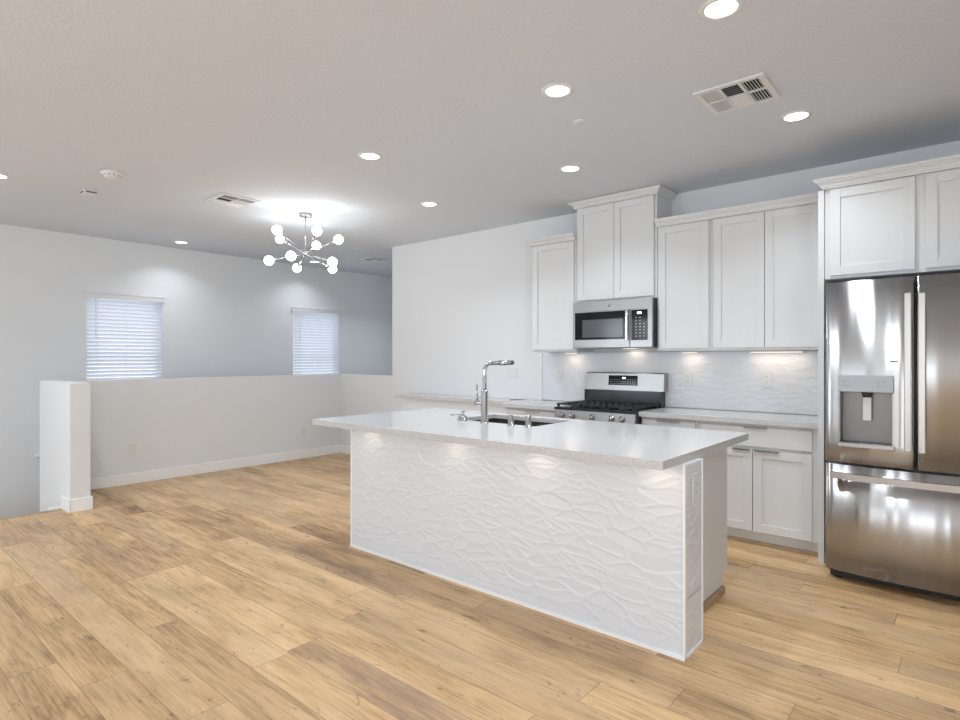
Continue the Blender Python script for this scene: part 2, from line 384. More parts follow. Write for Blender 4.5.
def crown(parent, x0, x1, yf, yb, z0, z1, left=True, right=True):
    """stepped crown moulding round front and sides of a cabinet top"""
    h = z1-z0
    prof = [(0, 0), (.010, 0), (.012, h*.16), (.019, h*.18), (.021, h*.34), (.030, h*.50), (.040, h*.60), (.041, h*.70), (.050, h*.72), (.053, h*.86), (.058, h*.88), (.058, h), (0, h)]
    m = MB(); loops = []
    for o_, dz in prof:
        l = x0-(o_ if left else 0); r = x1+(o_ if right else 0); f = yf-o_
        loops.append([m.bm.verts.new(p) for p in ((l, yb, z0+dz), (l, f, z0+dz), (r, f, z0+dz), (r, yb, z0+dz))])
    n = len(loops)
    for i in range(n):
        A, C = loops[i], loops[(i+1) % n]
        for k in range(3):
            if (k == 0 and not left) or (k == 2 and not right): continue
            m.bm.faces.new((A[k], A[k+1], C[k+1], C[k]))
    # the unmitred ends butt against the neighbouring cabinet: one flat end cap
    if left: m.bm.faces.new([l[0] for l in loops])
    else: m.bm.faces.new([l[1] for l in loops])
    if right: m.bm.faces.new([l[3] for l in loops][::-1])
    else: m.bm.faces.new([l[2] for l in loops][::-1])
    bmesh.ops.remove_doubles(m.bm, verts=m.bm.verts, dist=1e-5)
    bmesh.ops.delete(m.bm, geom=[v for v in m.bm.verts if not v.link_faces], context='VERTS')
    return m.build('crown_molding', 'cab', parent)
YU = 4.65
def upper(name, label, x0, x1, z0, z1, doors, zd0, zd1, zc, cl=True, cr=True, group=None, yf=YU, wallside='cab'):
    g = thing(name, label, 'cabinet', ((x0+x1)/2, (yf+YW)/2, z0), group)
    B('body', wallside, g, x0, x1, yf+.021, YW-.002, z0, z1, bevel=.001)
    for a, b_ in doors: shaker(g, a, b_, zd0, zd1, yf)
    crown(g, x0, x1, yf+.005, YW-.002, zc[0], zc[1], cl, cr)
    return g
upper('wall_cabinet', 'white single-door wall cabinet left of the microwave, end of the upper run', -3.322, -2.818, 1.408, 2.46, [(-3.303, -2.838)], 1.428, 2.440, (2.445, 2.505), True, False)
upper('wall_cabinet', 'tall white two-door cabinet above the microwave reaching up to the ceiling', -2.815, -2.037, 1.858, 2.74, [(-2.797, -2.429), (-2.425, -2.058)], 1.876, 2.724, (2.728, 2.784))
upper('wall_cabinet', 'white single-door wall cabinet directly right of the microwave', -2.033, -1.586, 1.408, 2.46, [(-2.014, -1.603)], 1.428, 2.440, (2.445, 2.505), False, False)
upper('wall_cabinet', 'white two-door wall cabinet between the single-door one and the refrigerator', -1.584, -.793, 1.408, 2.46, [(-1.566, -1.196), (-1.191, -.824)], 1.428, 2.440, (2.445, 2.505), False, False)
upper('refrigerator_cabinet', 'deep white two-door cabinet mounted above the stainless refrigerator', -.754, .265, 1.865, 2.455, [(-.722, -.277), (-.228, .217)], 1.885, 2.445, (2.452, 2.517), True, True, None, 4.35)
tag(B('tall_side_panel', 'cab', None, -.790, -.755, 4.352, YW-.002, 0, 2.449, bevel=.002), 'tall white panel standing between the base cabinets and the refrigerator', 'panel')
tag(B('tall_side_panel', 'cab', None, .267, .305, 4.352, YW-.002, 0, 2.449, bevel=.002), 'tall white panel on the far right side of the refrigerator', 'panel')

YF = 4.438
def base(label, x0, x1, drawers, doors, pulls, yf=YF):
    g = thing('base_cabinet', label, 'cabinet', ((x0+x1)/2, (yf+YW)/2, 0))
    B('body', 'cab', g, x0, x1, yf+.021, YW-.002, .095, .873, bevel=.001)
    B('toe_kick', 'cab', g, x0, x1, yf+.065, YW-.01, 0, .095)
    MB().prism([(yf+.065, 0), (yf+.045, 0), (yf+.047, .012), (yf+.056, .018), (yf+.065, .02)], 'x', x0, x1).build('shoe_molding', 'shoe', g)
    for a, b_, p0, p1 in drawers:
        d = slab(g, a, b_, .712, .853, yf)
        if p0: pull(d, p0, p1, .853+.001, yf)
    for (a, b_), p in zip(doors, pulls):
        d = shaker(g, a, b_, .103, .690, yf)
        if p: pull(d, p[0], p[1], .6915, yf)
    return g
base('white base cabinet with one drawer directly right of the gas range', -2.078, -1.617, [(-2.060, -1.632, -1.93, -1.75)], [(-2.060, -1.632)], [(-1.78, -1.65)])
base('white base cabinet with wide drawer over two doors next to the refrigerator panel', -1.615, -.793, [(-1.590, -.842, -1.275, -1.12)], [(-1.590, -1.222), (-1.216, -.842)], [(-1.355, -1.235), (-1.205, -1.042)])
base('white base cabinet with one drawer directly left of the gas range', -3.49, -2.862, [(-3.475, -2.880, -3.23, -3.07)], [(-3.475, -3.180), (-3.176, -2.880)], [(-3.31, -3.2), (-3.16, -3.05)])
g = thing('low_cabinet', 'shallow pale cabinet under the narrow ledge along the kitchen wall', 'cabinet', (-4.35, 4.8, 0))
B('body', 'wall', g, -5.20, -3.492, 4.665, YW-.002, 0, .873)
tag(B('worktop', 'quartz', None, -2.080, -.793, 4.41, YW-.012, .874, .914, bevel=.002), 'white quartz worktop on the base cabinets right of the gas range', 'worktop')
tag(B('worktop', 'quartz', None, -3.50, -2.860, 4.41, YW-.012, .874, .914, bevel=.002), 'white quartz worktop between the narrow ledge and the gas range', 'worktop')
tag(B('worktop', 'quartz', None, -5.33, -3.502, 4.63, YW-.002, .874, .914, bevel=.002), 'long narrow white ledge along the bare kitchen wall behind the faucet', 'worktop')

# ------------------------------------------------------------------ wave relief tile
def relief(u, v, seed):
    """height of the tile ridges at (u horizontal, v vertical) in metres"""
    rs = np.random.RandomState(seed)
    u0, u1, v0, v1 = u.min(), u.max(), v.min(), v.max()
    uu = u + .012*np.sin(v*23+seed)
    vv = v + .012*np.sin(u*9+seed*2) + .004*np.sin(u*27+v*17+1) + .05*np.sin(u*1.9+seed)
    ST = 3.3
    n = max(12, int((u1-u0+.4)*(v1-v0+.2)*150))
    pu = rs.uniform(u0-.2, u1+.2, n); pv = rs.uniform(v0-.1, v1+.1, n)
    tilt = rs.uniform(-1, 1, (n, 2))
    out = np.zeros(u.shape).ravel(); U = uu.ravel(); V = vv.ravel()
    for i in range(0, U.size, 6000):
        du = (U[i:i+6000, None]-pu[None])/ST; dv = V[i:i+6000, None]-pv[None]
        d = np.sqrt(du*du+dv*dv); idx = np.argpartition(d, 2, axis=1)[:, :2]
        dd = np.take_along_axis(d, idx, 1); o = np.argsort(dd, axis=1); idx = np.take_along_axis(idx, o, 1); dd = np.take_along_axis(dd, o, 1)
        k = idx[:, 0]; e = dd[:, 1]-dd[:, 0]
        ar = np.arange(len(k))
        hgt = .0022*np.exp(-(e/.006)**1.6)
        hgt += (tilt[k, 0]*du[ar, k]*.035 + tilt[k, 1]*dv[ar, k]*.06)*np.clip(e/.015, 0, 1)
        out[i:i+6000] = hgt
    return out.reshape(u.shape)
def tile_sheet(name, parent, fixed, a0, a1, z0, z1, axis, out, seed, step=.005, back=.012, amp=1., edge=.012):
    """relief panel. axis 'y': plane at y=fixed, spans x a0..a1; axis 'x': plane at x=fixed, spans y. out=+-1 outward direction"""
    nu = max(2, int((a1-a0)/step)+1); nv = max(2, int((z1-z0)/step)+1)
    us = np.linspace(a0, a1, nu); vs = np.linspace(z0, z1, nv); U, V = np.meshgrid(us, vs)
    Hh = relief(U, V, seed)*amp*1.35
    fade = np.clip(np.minimum(np.minimum(U-a0, a1-U), np.minimum(V-z0, z1-V))/edge, 0, 1); Hh = Hh*fade
    vs_ = []
    for j in range(nv):
        for i in range(nu):
            p = fixed+out*float(Hh[j, i])
            vs_.append((U[j, i], p, V[j, i]) if axis == 'y' else (p, U[j, i], V[j, i]))
    F = []
    for j in range(nv-1):
        for i in range(nu-1):
            a = j*nu+i; F.append((a, a+1, a+nu+1, a+nu))
    # back rim
    rim = [i for i in range(nu)] + [j*nu+nu-1 for j in range(1, nv)] + [(nv-1)*nu+i for i in range(nu-2, -1, -1)] + [j*nu for j in range(nv-2, 0, -1)]
    base_ = len(vs_)
    for r in rim:
        p = list(vs_[r]); p[1 if axis == 'y' else 0] = fixed-out*back; vs_.append(tuple(p))
    nr = len(rim)
    for k in range(nr): F.append((rim[k], base_+k, base_+(k+1) % nr, rim[(k+1) % nr]))
    bm = bmesh.new()
    vv = [bm.verts.new(p) for p in vs_]
    for k, f in enumerate(F):
        fc = bm.faces.new([vv[q] for q in f]); fc.smooth = k < (nu-1)*(nv-1)
    bm.faces.new([vv[base_+k] for k in range(nr)][::-1])
    m = MB(); m.bm.free(); m.bm = bm
    return m.build(name, 'tile', parent)

# ------------------------------------------------------------------ island
IX0, IX1, IY0 = -3.403, -.982, 2.548
isl = thing('kitchen_island', 'kitchen island base clad in white wavy relief tile with white end panel', 'island', (-2.2, 3.0, 0))
B('pony_wall', 'grout', isl, IX0+.012, IX1-.012, IY0+.012, 2.767, 0, .873)
tile_sheet('tile_front', isl, IY0+.004, IX0+.008, IX1-.006, .012, .873, 'y', -1, 3)
tile_sheet('tile_end', isl, IX1-.002, IY0+.012, 2.760, .018, .262, 'x', 1, 5, .006, .010)
tile_sheet('tile_end', isl, IX1-.002, IY0+.012, 2.760, .266, .873, 'x', 1, 6, .006, .010)
m_ = MB()
m_.box(IX1-.008, IX1+.003, IY0-.006, IY0+.009, 0, .873); m_.box(IX1-.008, IX1+.003, 2.759, 2.769, 0, .873)
m_.box(IX0, IX0+.010, IY0-.003, IY0+.010, 0, .873)
m_.box(IX0, IX1+.003, IY0-.007, IY0+.008, 0, .017); m_.box(IX1-.008, IX1+.003, IY0, 2.769, 0, .018)
m_.build('edge_trim', 'brighttrim', isl, .001)
MB().ring_slab((IX0+.02, -1.127, 2.770, 3.492), (IX0+.04, -1.147, 2.790, 3.486), .12, .873).box(IX0+.02, -1.127, 2.770, 3.492, .10, .12).build('body', 'cab', isl)
MB().prism([(2.769, .045), (3.44, .045), (3.44, .11), (3.516, .11), (3.516, .873), (2.769, .873)], 'x', -1.125, -1.105).build('end_panel', 'cab', isl, .001)
MB().prism([(2.769, .045), (3.44, .045), (3.44, .11), (3.516, .11), (3.516, .873), (2.769, .873)], 'x', IX0, IX0+.018).build('end_panel', 'cab', isl, .001)
B('toe_kick', 'cab', isl, IX0+.02, -1.127, 2.770, 3.42, 0, .10)
MB().box(-1.125, -1.090, 2.769, 3.435, 0, .042).build('shoe_molding', 'shoe', isl, .003)
xs = [IX0+.03, -2.93, -2.50, -2.06, -1.62, -1.13]
for k in range(5): shaker(isl, xs[k]+.006, xs[k+1]-.006, .115, .855, 3.514, 1)
SK = (-2.83, -2.125, 3.015, 3.470)
tag(MB().ring_slab((-3.594, -1.000, 2.352, 3.562), SK, .884, .914).ring_slab((-3.5935, -1.0005, 2.3525, 3.5615), (-3.55, -1.045, 2.396, 3.525), .874, .885).build('island_worktop', 'quartz', None, .002), 'large white quartz worktop of the kitchen island with a sink cut-out', 'worktop')
# outlet on island end
def outlet(label, c, axis, w=.072, h=.118, n=1, name='wall_outlet', decora=False, cat='outlet'):
    """plate centred at c; axis '-y' faces -Y, '+x' faces +X"""
    g = thing(name, label, cat, c)
    def bx(nm, mat, u0, u1, z0, z1, d0, d1, bv=.001):
        if axis == '-y': return B(nm, mat, g, c[0]+u0, c[0]+u1, c[1]-d1, c[1]-d0, c[2]+z0, c[2]+z1, bevel=bv)
        return B(nm, mat, g, c[0]+d0, c[0]+d1, c[1]+u0, c[1]+u1, c[2]+z0, c[2]+z1, bevel=bv)
    W_ = w*n; bx('cover_plate', 'plastic', -W_/2, W_/2, -h/2, h/2, 0, .006, .002)
    for k in range(n):
        u = -W_/2+w*(k+.5)
        if decora: bx('rocker', 'plastic', u-.017, u+.017, -.034, .034, .006, .010)
        else:
            for z in (-.021, .021):
                bx('socket', 'plastic', u-.016, u+.016, z-.014, z+.014, .006, .008)
                s_ = MB()
                for du in (-.006, .006):
                    if axis == '-y': s_.box(c[0]+u+du-.0012, c[0]+u+du+.0012, c[1]-.0088, c[1]-.0078, c[2]+z-.002, c[2]+z+.008)
                    else: s_.box(c[0]+.0078, c[0]+.0088, c[1]+u+du-.0012, c[1]+u+du+.0012, c[2]+z-.002, c[2]+z+.008)
                s_.build('slots', 'slot', g)
    return g
outlet('white outlet plate on the tiled end of the island', (IX1+.001, 2.658, .755), '+x', h=.13)
outlet('white outlet low on the half wall, closer to its end post', (XH, 2.297, .38), '+x')
outlet('white outlet low on the half wall, closer to the kitchen wall', (XH, 4.38, .372), '+x')
outlet('white double switch plate on the bare wall left of the tile backsplash', (-3.803, YW, 1.187), '-y', n=2, name='switch_plate', decora=True, cat='switch')

# backsplash
bs = thing('backsplash', 'white wavy relief tile backsplash behind the range and worktops', 'backsplash', (-2.1, 4.975, .914))
tile_sheet('tile_field', bs, YW-.0115, -3.405, -.793, .916, 1.407, 'y', -1, 11, .009, .0105, .75)
B('edge_trim', 'trim', bs, -3.418, -3.407, YW-.014, YW-.001, .914, 1.407)
outlet('white outlet on the tile between the bare wall and the range', (-3.20, YW-.017, 1.187), '-y', name='wall_outlet')
outlet('white outlet on the tile just right of the range', (-1.884, YW-.017, 1.167), '-y')
outlet('white outlet on the tile closest to the refrigerator', (-1.256, YW-.017, 1.178), '-y')

# under-cabinet lights
def puck(x, label, w=.12, pw=.22, y=4.88, z=1.407):
    g = thing('cabinet_light', label, 'light', (x, y, z-.012), 'warm lights under the wall cabinets')
    B('housing', 'plastic', g, x-w/2-.01, x+w/2+.01, y-.025, y+.025, z-.012, z-.001)
    B('lens', 'warm', g, x-w/2, x+w/2, y-.02, y+.02, z-.0145, z-.012, bevel=0)
    d = bpy.data.lights.new('glow', 'AREA'); d.shape = 'RECTANGLE'; d.size = w; d.size_y = .04; d.energy = pw; d.color = (1, .80, .58)
    o = bpy.data.objects.new('glow', d); COL.objects.link(o); o.parent = g; o.location = (0, 0, -.006)
puck(-3.0, 'warm light under the wall cabinet left of the microwave')
puck(-1.84, 'warm light under the single-door cabinet right of the microwave')
puck(-1.17, 'long warm light under the two-door wall cabinet', .36, .42)

for x, l in ((-3.164, 'warm light under the island overhang nearest its left end'), (-2.364, 'warm light under the island overhang, second from its left end'),
             (-1.755, 'warm light under the island overhang, second from its right end'), (-1.090, 'warm light under the island overhang nearest its right end')):
    puck(x, l, .05, .10, 2.462, .873)

# ------------------------------------------------------------------ sink and island fittings
g = thing('kitchen_sink', 'undermount stainless sink set in the island worktop', 'sink', (-2.48, 3.245, .66))
m_ = MB(); x0, x1, y0, y1 = SK; e = .006
bmv = m_.bm
x0 -= e; x1 += e; y0 -= e; y1 += e
top = [bmv.verts.new(p) for p in ((x0, y0, .883), (x1, y0, .883), (x1, y1, .883), (x0, y1, .883))]
bot = [bmv.verts.new(p) for p in ((x0+.02, y0+.02, .67), (x1-.02, y0+.02, .67), (x1-.02, y1-.02, .67), (x0+.02, y1-.02, .67))]
for i in range(4): bmv.faces.new((top[i], top[(i+1) % 4], bot[(i+1) % 4], bot[i]))
bmv.faces.new(bot)
sk = m_.build('bowl', 'dark', g)
sk.data.materials[0] = M['sink']
sol = sk.modifiers.new('solidify', 'SOLIDIFY'); sol.thickness = .002
MB().lathe([(0, 0), (.04, 0), (.045, .004), (.055, .004), (.057, .0)], (-2.48, 3.30, .671)).build('drain', 'chrome', g)

def bez(p0, p1, p2, n=8): return [tuple((1-t)**2*a+2*t*(1-t)*b_+t*t*c for a, b_, c in zip(p0, p1, p2)) for t in [k/n for k in range(n+1)]]
fx, fy, fz = -2.494, 2.958, .914
g = thing('kitchen_faucet', 'tall chrome pull-down faucet with an upright side lever on the island', 'faucet', (fx, fy, fz))
MB().lathe([(0, 0), (.030, 0), (.030, .006), (.026, .010), (.0245, .012), (.0245, .215), (.022, .222), (.0, .222)], (fx, fy, fz)).build('body', 'chrome', g)
ex, ey = .030, .120
pts = [(fx, fy, fz+.20), (fx, fy, fz+.33)] + bez((fx, fy, fz+.34), (fx, fy, fz+.394), (fx+ex*.35, fy+ey*.35, fz+.398), 8) + [(fx+ex, fy+ey, fz+.402)]
MB().tube(pts, .0135).build('spout', 'chrome', g)
MB().cyl((fx+ex, fy+ey, fz+.402), (fx+ex*1.95, fy+ey*1.95, fz+.404), .0185, .017).build('spray_head', 'chrome', g)
lv = MB().cyl((fx-.02, fy, fz+.135), (fx-.070, fy-.01, fz+.135), .017).build('lever_hub', 'chrome', g)
MB().cyl((fx-.060, fy-.008, fz+.145), (fx-.062, fy-.008, fz+.262), .0078, .0068).build('lever', 'chrome', lv)
def dispenser(x, y, label, tall, tname='air_gap', cat='air gap'):
    g = thing(tname, label, cat, (x, y, .914))
    MB().lathe([(0, 0), (.025, 0), (.025, .005), (.0185, .008), (.0185, tall-.006), (.016, tall), (0, tall)], (x, y, .914)).build('body', 'chrome', g)
    return g
dispenser(-2.262, 2.945, 'short chrome cylinder on the worktop, the one closer to the faucet', .068)
g = dispenser(-2.125, 2.945, 'chrome cylinder with rounded cap at the right front corner of the sink', .078)
g = thing('soap_dispenser', 'low chrome soap dispenser at the left front corner of the sink', 'dispenser', (-2.700, 2.968, .914))
MB().lathe([(0, 0), (.036, 0), (.036, .006), (.030, .010), (.030, .030), (.022, .036), (.012, .038), (.010, .058), (.014, .060), (.014, .068), (0, .070)], (-2.700, 2.968, .914)).build('pump', 'chrome', g)
MB().tube([(-2.700, 2.968, .950), (-2.740, 2.95, .956), (-2.780, 2.935, .950)], .0065, 10).build('nozzle', 'chrome', g)
m_ = MB(); m_.prism([(-.08, -.018), (.08, -.018), (.08, .018), (-.08, .018)], 'z', 0, .006)
bmesh.ops.rotate(m_.bm, verts=m_.bm.verts, cent=(0, 0, 0), matrix=Matrix.Rotation(1.0, 3, 'Z')); bmesh.ops.translate(m_.bm, verts=m_.bm.verts, vec=(-3.63, 4.84, .9145))
tag(m_.build('flat_strip', 'grey', None, .001), 'thin flat grey strip lying on the worktop left of the range', 'strip')

# ------------------------------------------------------------------ refrigerator
FX0, FX1, FM = -.703, .193, -.2555; YFR = 4.045
def fy_(x, base_=YFR): 
    c = (FX0+FX1)/2; return base_ + .045*((x-c)/((FX1-FX0)/2))**2
fr = thing('refrigerator', 'stainless french-door refrigerator with water dispenser and bottom freezer', 'refrigerator', (-.255, 4.5, 0))
B('body', 'grey', fr, FX0+.004, FX1-.004, 4.16, YW-.03, .03, 1.79)
B('kick_grille', 'black', fr, FX0+.02, FX1-.02, 4.13, 4.20, .012, .062)
for x in (FX0+.06, FX1-.06):
    MB().cyl((x, 4.16, 0), (x, 4.16, .03), .022).build('foot', 'dark', fr)
    B('hinge_cover', 'dark', fr, x-.05, x+.05, 4.12, 4.25, 1.79, 1.812, bevel=.004)
def curved_door(name, x0, x1, z0, z1, hole=None, back=4.155, rnd=.012):
    xs = list(np.linspace(x0, x1, 25)); zs = [z0, z1]
    if hole:
        xs = sorted(set([x for x in xs if min(abs(x-hole[0]), abs(x-hole[1])) > .004]+[hole[0], hole[1]])); zs = [z0, hole[2], hole[3], z1]
    bm = bmesh.new(); V = {}
    def y_at(x):
        y = fy_(x)
        e = min(x-x0, x1-x)
        if e < rnd: y += (rnd-e)**2/rnd*.8
        return y
    for xi in [x0+.003, x0+.007, x1-.003, x1-.007]: xs.append(xi)
    xs = sorted(xs)
    for i, x in enumerate(xs):
        for j, z in enumerate(zs): V[i, j] = bm.verts.new((x, y_at(x), z))
    for i in range(len(xs)-1):
        for j in range(len(zs)-1):
            if hole and j == 1 and xs[i] >= hole[0]-1e-6 and xs[i+1] <= hole[1]+1e-6: continue
            f = bm.faces.new((V[i, j], V[i+1, j], V[i+1, j+1], V[i, j+1])); f.smooth = True
    nz = len(zs)-1; n = len(xs)
    rim = [(i, 0) for i in range(n)] + [(n-1, j) for j in range(1, nz+1)] + [(i, nz) for i in range(n-2, -1, -1)] + [(0, j) for j in range(nz-1, 0, -1)]
    Bk = {r: bm.verts.new((V[r].co.x, back, V[r].co.z)) for r in rim}
    for k in range(len(rim)):
        a, b_ = rim[k], rim[(k+1) % len(rim)]
        bm.faces.new((V[a], Bk[a], Bk[b_], V[b_]))
    bm.faces.new([Bk[r] for r in rim][::-1])
    m = MB(); m.bm.free(); m.bm = bm
    return m.build(name, 'steel', fr)
HOLE = (-.619, -.363, .846, 1.150)
dl = curved_door('door', FX0, FM-.004, .722, 1.808, HOLE)
dr = curved_door('door', FM+.004, FX1, .722, 1.808)
dz = curved_door('freezer_drawer', FX0, FX1, .062, .706)
# dispenser
a, b_, c_, d_ = HOLE
rec = MB(); bmq = rec.bm
ya = fy_(-.49)+.004; yb = ya+.085
rec.box(a-.004, a, ya, yb, c_, d_); rec.box(b_, b_+.004, ya, yb, c_, d_); rec.box(a, b_, ya, yb, c_-.004, c_); rec.box(a, b_, ya, yb, d_, d_+.004); rec.box(a-.004, b_+.004, yb, yb+.005, c_-.004, d_+.004)
disp = rec.build('dispenser_recess', 'brushed', dl); disp.data.materials[0] = M['recess']
B('control_panel', 'panel', dl, a-.008, b_+.008, fy_(-.36)-.014, fy_(-.36)+.01, d_-.002, 1.247, bevel=.003)
mk = MB()
yp = fy_(-.36)-.0145
for xx in (-.60, -.575, -.425, -.40): 
    for zz in (1.185, 1.212): mk.box(xx-.008, xx+.008, yp, yp+.001, zz-.0035, zz+.0035)
mk.build('button_marks', 'grey', dl)
B('drip_tray', 'brushed', dl, a-.010, b_+.012, fy_(-.36)-.016, ya+.07, c_-.026, c_-.002, bevel=.003)
MB().box(-.512, -.468, ya+.045, ya+.055, c_+.130, d_-.030).build('paddle', 'plastic', dl, .004)
MB().cyl((-.49, ya+.05, d_-.035), (-.49, ya+.05, d_), .022, .03).build('nozzle', 'dark', dl)
def vhandle(parent, x, z0, z1):
    y = fy_(x)
    m = MB().box(x-.017, x+.017, y-.058, y-.034, z0, z1)
    for z in (z0+.02, z1-.04): m.box(x-.010, x+.010, y-.036, y+.003, z, z+.025)
    m.build('handle', 'handle', parent, .004)
vhandle(dl, -.287, .825, 1.712); vhandle(dr, -.224, .822, 1.708)
m_ = MB()
hx = np.linspace(-.668, .158, 15)
for p, q in zip(hx[:-1], hx[1:]):
    m_.box(p, q, min(fy_(p), fy_(q))-.056, min(fy_(p), fy_(q))-.034, .628, .664)
for x in (-.64, .12): m_.box(x-.012, x+.012, fy_(x)-.036, fy_(x)+.006, .636, .656)
m_.build('handle', 'handle', dz, .0)
MB().box(-.372, -.335, fy_(-.35)-.002, fy_(-.35)+.002, 1.325, 1.334).build('nameplate', 'mark', dl)

# ------------------------------------------------------------------ microwave
mw = thing('microwave', 'stainless over-the-range microwave with black glass door and keypad', 'microwave', (-2.416, 4.77, 1.43))
X0, X1, Z0, Z1, YM = -2.795, -2.037, 1.436, 1.852, 4.572
B('body', 'dark', mw, X0+.004, X1-.002, YM+.022, YW-.02, Z0+.008, Z1)
B('underside', 'grey', mw, X0+.01, X1-.01, YM+.03, YW-.03, Z0, Z0+.009)
B('vent_strip', 'brushed', mw, X0, X1, YM, YM+.024, 1.765, Z1)
d = B('door', 'brushed', mw, X0, -2.236, YM-.004, YM+.024, Z0+.004, 1.764, bevel=.003)
B('door_glass', 'blackglass', d, X0+.022, -2.272, YM-.0055, YM, 1.512, 1.757, bevel=.001)
B('window_screen', 'greyglass', d, X0+.10, -2.30, YM-.0065, YM-.005, 1.532, 1.690, bevel=0)
MB().box(-2.262, -2.240, YM-.040, YM-.020, 1.500, 1.757).box(-2.258, -2.244, YM-.022, YM-.002, 1.51, 1.53).box(-2.258, -2.244, YM-.022, YM-.002, 1.73, 1.75).build('handle', 'chrome', d, .005)
c = B('control_panel', 'brushed', mw, -2.234, X1, YM, YM+.024, Z0+.004, 1.764, bevel=.002)
kp = B('keypad', 'blackglass', c, -2.222, -2.076, YM-.002, YM+.002, 1.500, 1.757, bevel=.001)
B('display', 'led', kp, -2.168, -2.130, YM-.003, YM-.001, 1.722, 1.739, bevel=0)
mk = MB()
for r in range(7):
    for q in range(3):
        if random.random() < .9: mk.box(-2.185+q*.036, -2.172+q*.036, YM-.0032, YM-.0018, 1.530+r*.026, 1.538+r*.026)
mk.build('key_marks', 'mark', kp)
MB().lathe([(0, 0), (.012, 0), (.012, .002), (0, .002)], (-2.43, YM, 1.806), (0, -1, 0), n=20).build('emblem', 'nickel', mw)
B('task_light', 'warm', mw, -2.45, -2.33, 4.86, 4.92, Z0-.002, Z0+.001, bevel=0)
dlt = bpy.data.lights.new('glow', 'AREA'); dlt.size = .1; dlt.energy = .16; dlt.color = (1, .82, .6)
o = bpy.data.objects.new('glow', dlt); COL.objects.link(o); o.parent = mw; o.location = Vector((-2.36, 4.89, Z0-.006))-WORLD[mw.name]
for x in (-2.70, -2.13): B('grease_filter', 'brushed', mw, x-.1, x+.1, 4.66, 4.80, Z0-.003, Z0+.001)

# ------------------------------------------------------------------ gas range
rg = thing('gas_range', 'stainless freestanding gas range with black grates and raised back control panel', 'range', (-2.47, 4.68, 0))
R0, R1, RF = -2.856, -2.086, 4.362
B('body', 'dark', rg, R0, R1, RF+.03, YW-.02, .03, .895)
for x in (R0+.05, R1-.05): 
    for y in (RF+.1, YW-.08): MB().cyl((x, y, 0), (x, y, .03), .018).build('foot', 'dark', rg)
B('storage_drawer', 'brushed', rg, R0+.004, R1-.004, RF+.004, RF+.03, .05, .215, bevel=.003)
d = B('oven_door', 'brushed', rg, R0+.004, R1-.004, RF, RF+.03, .225, .790, bevel=.003)
B('door_glass', 'blackglass', d, R0+.12, R1-.12, RF-.002, RF+.002, .33, .64)
MB().cyl((R0+.05, RF-.045, .745), (R1-.05, RF-.045, .745), .012).cyl((R0+.08, RF-.045, .745), (R0+.08, RF, .745), .009).cyl((R1-.08, RF-.045, .745), (R1-.08, RF, .745), .009).build('handle', 'handle', d)
cp = MB().prism([(RF-.012, .800), (RF+.03, .800), (RF+.03, .893), (RF+.004, .893)], 'x', R0+.002, R1-.002).build('control_panel', 'brushed', rg, .002)
for x in (-2.776, -2.672, -2.478, -2.296, -2.200):
    k = MB().lathe([(0, 0), (.027, 0), (.027, .004), (.022, .006), (.021, .024), (.018, .030), (0, .030)], (x, RF-.006, .846), (0, -1, -.12)).build('knob', 'chrome', rg)
    MB().box(x-.003, x+.003, RF-.041, RF-.034, .826, .866).build('grip', 'nickel', k, .001)
B('cooktop', 'black', rg, R0-.004, R1+.004, RF-.006, 4.88, .893, .915, bevel=.004)
BUR = [(-2.70, 4.47, .045), (-2.70, 4.74, .036), (-2.47, 4.60, .055), (-2.24, 4.47, .040), (-2.24, 4.74, .045)]
for x, y, r in BUR: MB().lathe([(0, 0), (r+.012, 0), (r+.012, .006), (r, .008), (r, .016), (r-.006, .020), (0, .020)], (x, y, .915)).build('burner', 'iron', rg)
def grate(x0, x1):
    m = MB(); z0, z1 = .934, .947; y0, y1 = RF+.012, 4.855; w = .006
    for y in (y0, y1-2*w): m.box(x0, x1, y, y+2*w, z0, z1)
    for x in (x0, x1-2*w): m.box(x, x+2*w, y0, y1, z0, z1)
    for k in range(1, 4):
        x = x0+(x1-x0)*k/4; m.box(x-w*.8, x+w*.8, y0, y1, z0+.001, z1)
    for yy in (y0+(y1-y0)*.27, (y0+y1)/2, y0+(y1-y0)*.73): m.box(x0, x1, yy-w, yy+w, z0+.002, z1)
    for x in (x0+.012, x1-.012):
        for y in (y0+.012, y1-.012): m.box(x-.009, x+.009, y-.009, y+.009, .915, z0+.002)
    m.build('grate', 'iron', rg, .002)
grate(R0+.012, R0+.262); grate(R0+.266, R1-.266); grate(R1-.262, R1-.012)
B('rear_riser', 'black', rg, R0+.01, R1-.01, 4.885, YW-.02, .895, 1.056)
bgd = MB().prism([(4.862, 1.052), (YW-.02, 1.052), (YW-.02, 1.216), (4.885, 1.216), (4.872, 1.208)], 'x', R0+.024, R1+.026).build('backguard', 'brushed', rg, .002)
dp = MB().prism([(4.8605, 1.100), (4.870, 1.100), (4.876, 1.190), (4.8685, 1.190)], 'x', -2.592, -2.306).build('display_panel', 'blackglass', bgd)
MB().box(-2.452, -2.423, 4.8635, 4.866, 1.160, 1.174).build('clock', 'led', dp)
mk = MB()
for r in range(4):
    for q in range(12):
        if 4 < q < 8 and r > 1: continue
        mk.box(-2.578+q*.022, -2.568+q*.022, 4.8605+.0022*r, 4.8625+.0022*r, 1.112+r*.018, 1.117+r*.018)
mk.build('key_marks', 'mark', dp)
for x in (R0+.001, R1-.013): B('side_cap', 'dark', rg, x, x+.012, 4.875, YW-.02, .915, 1.052)

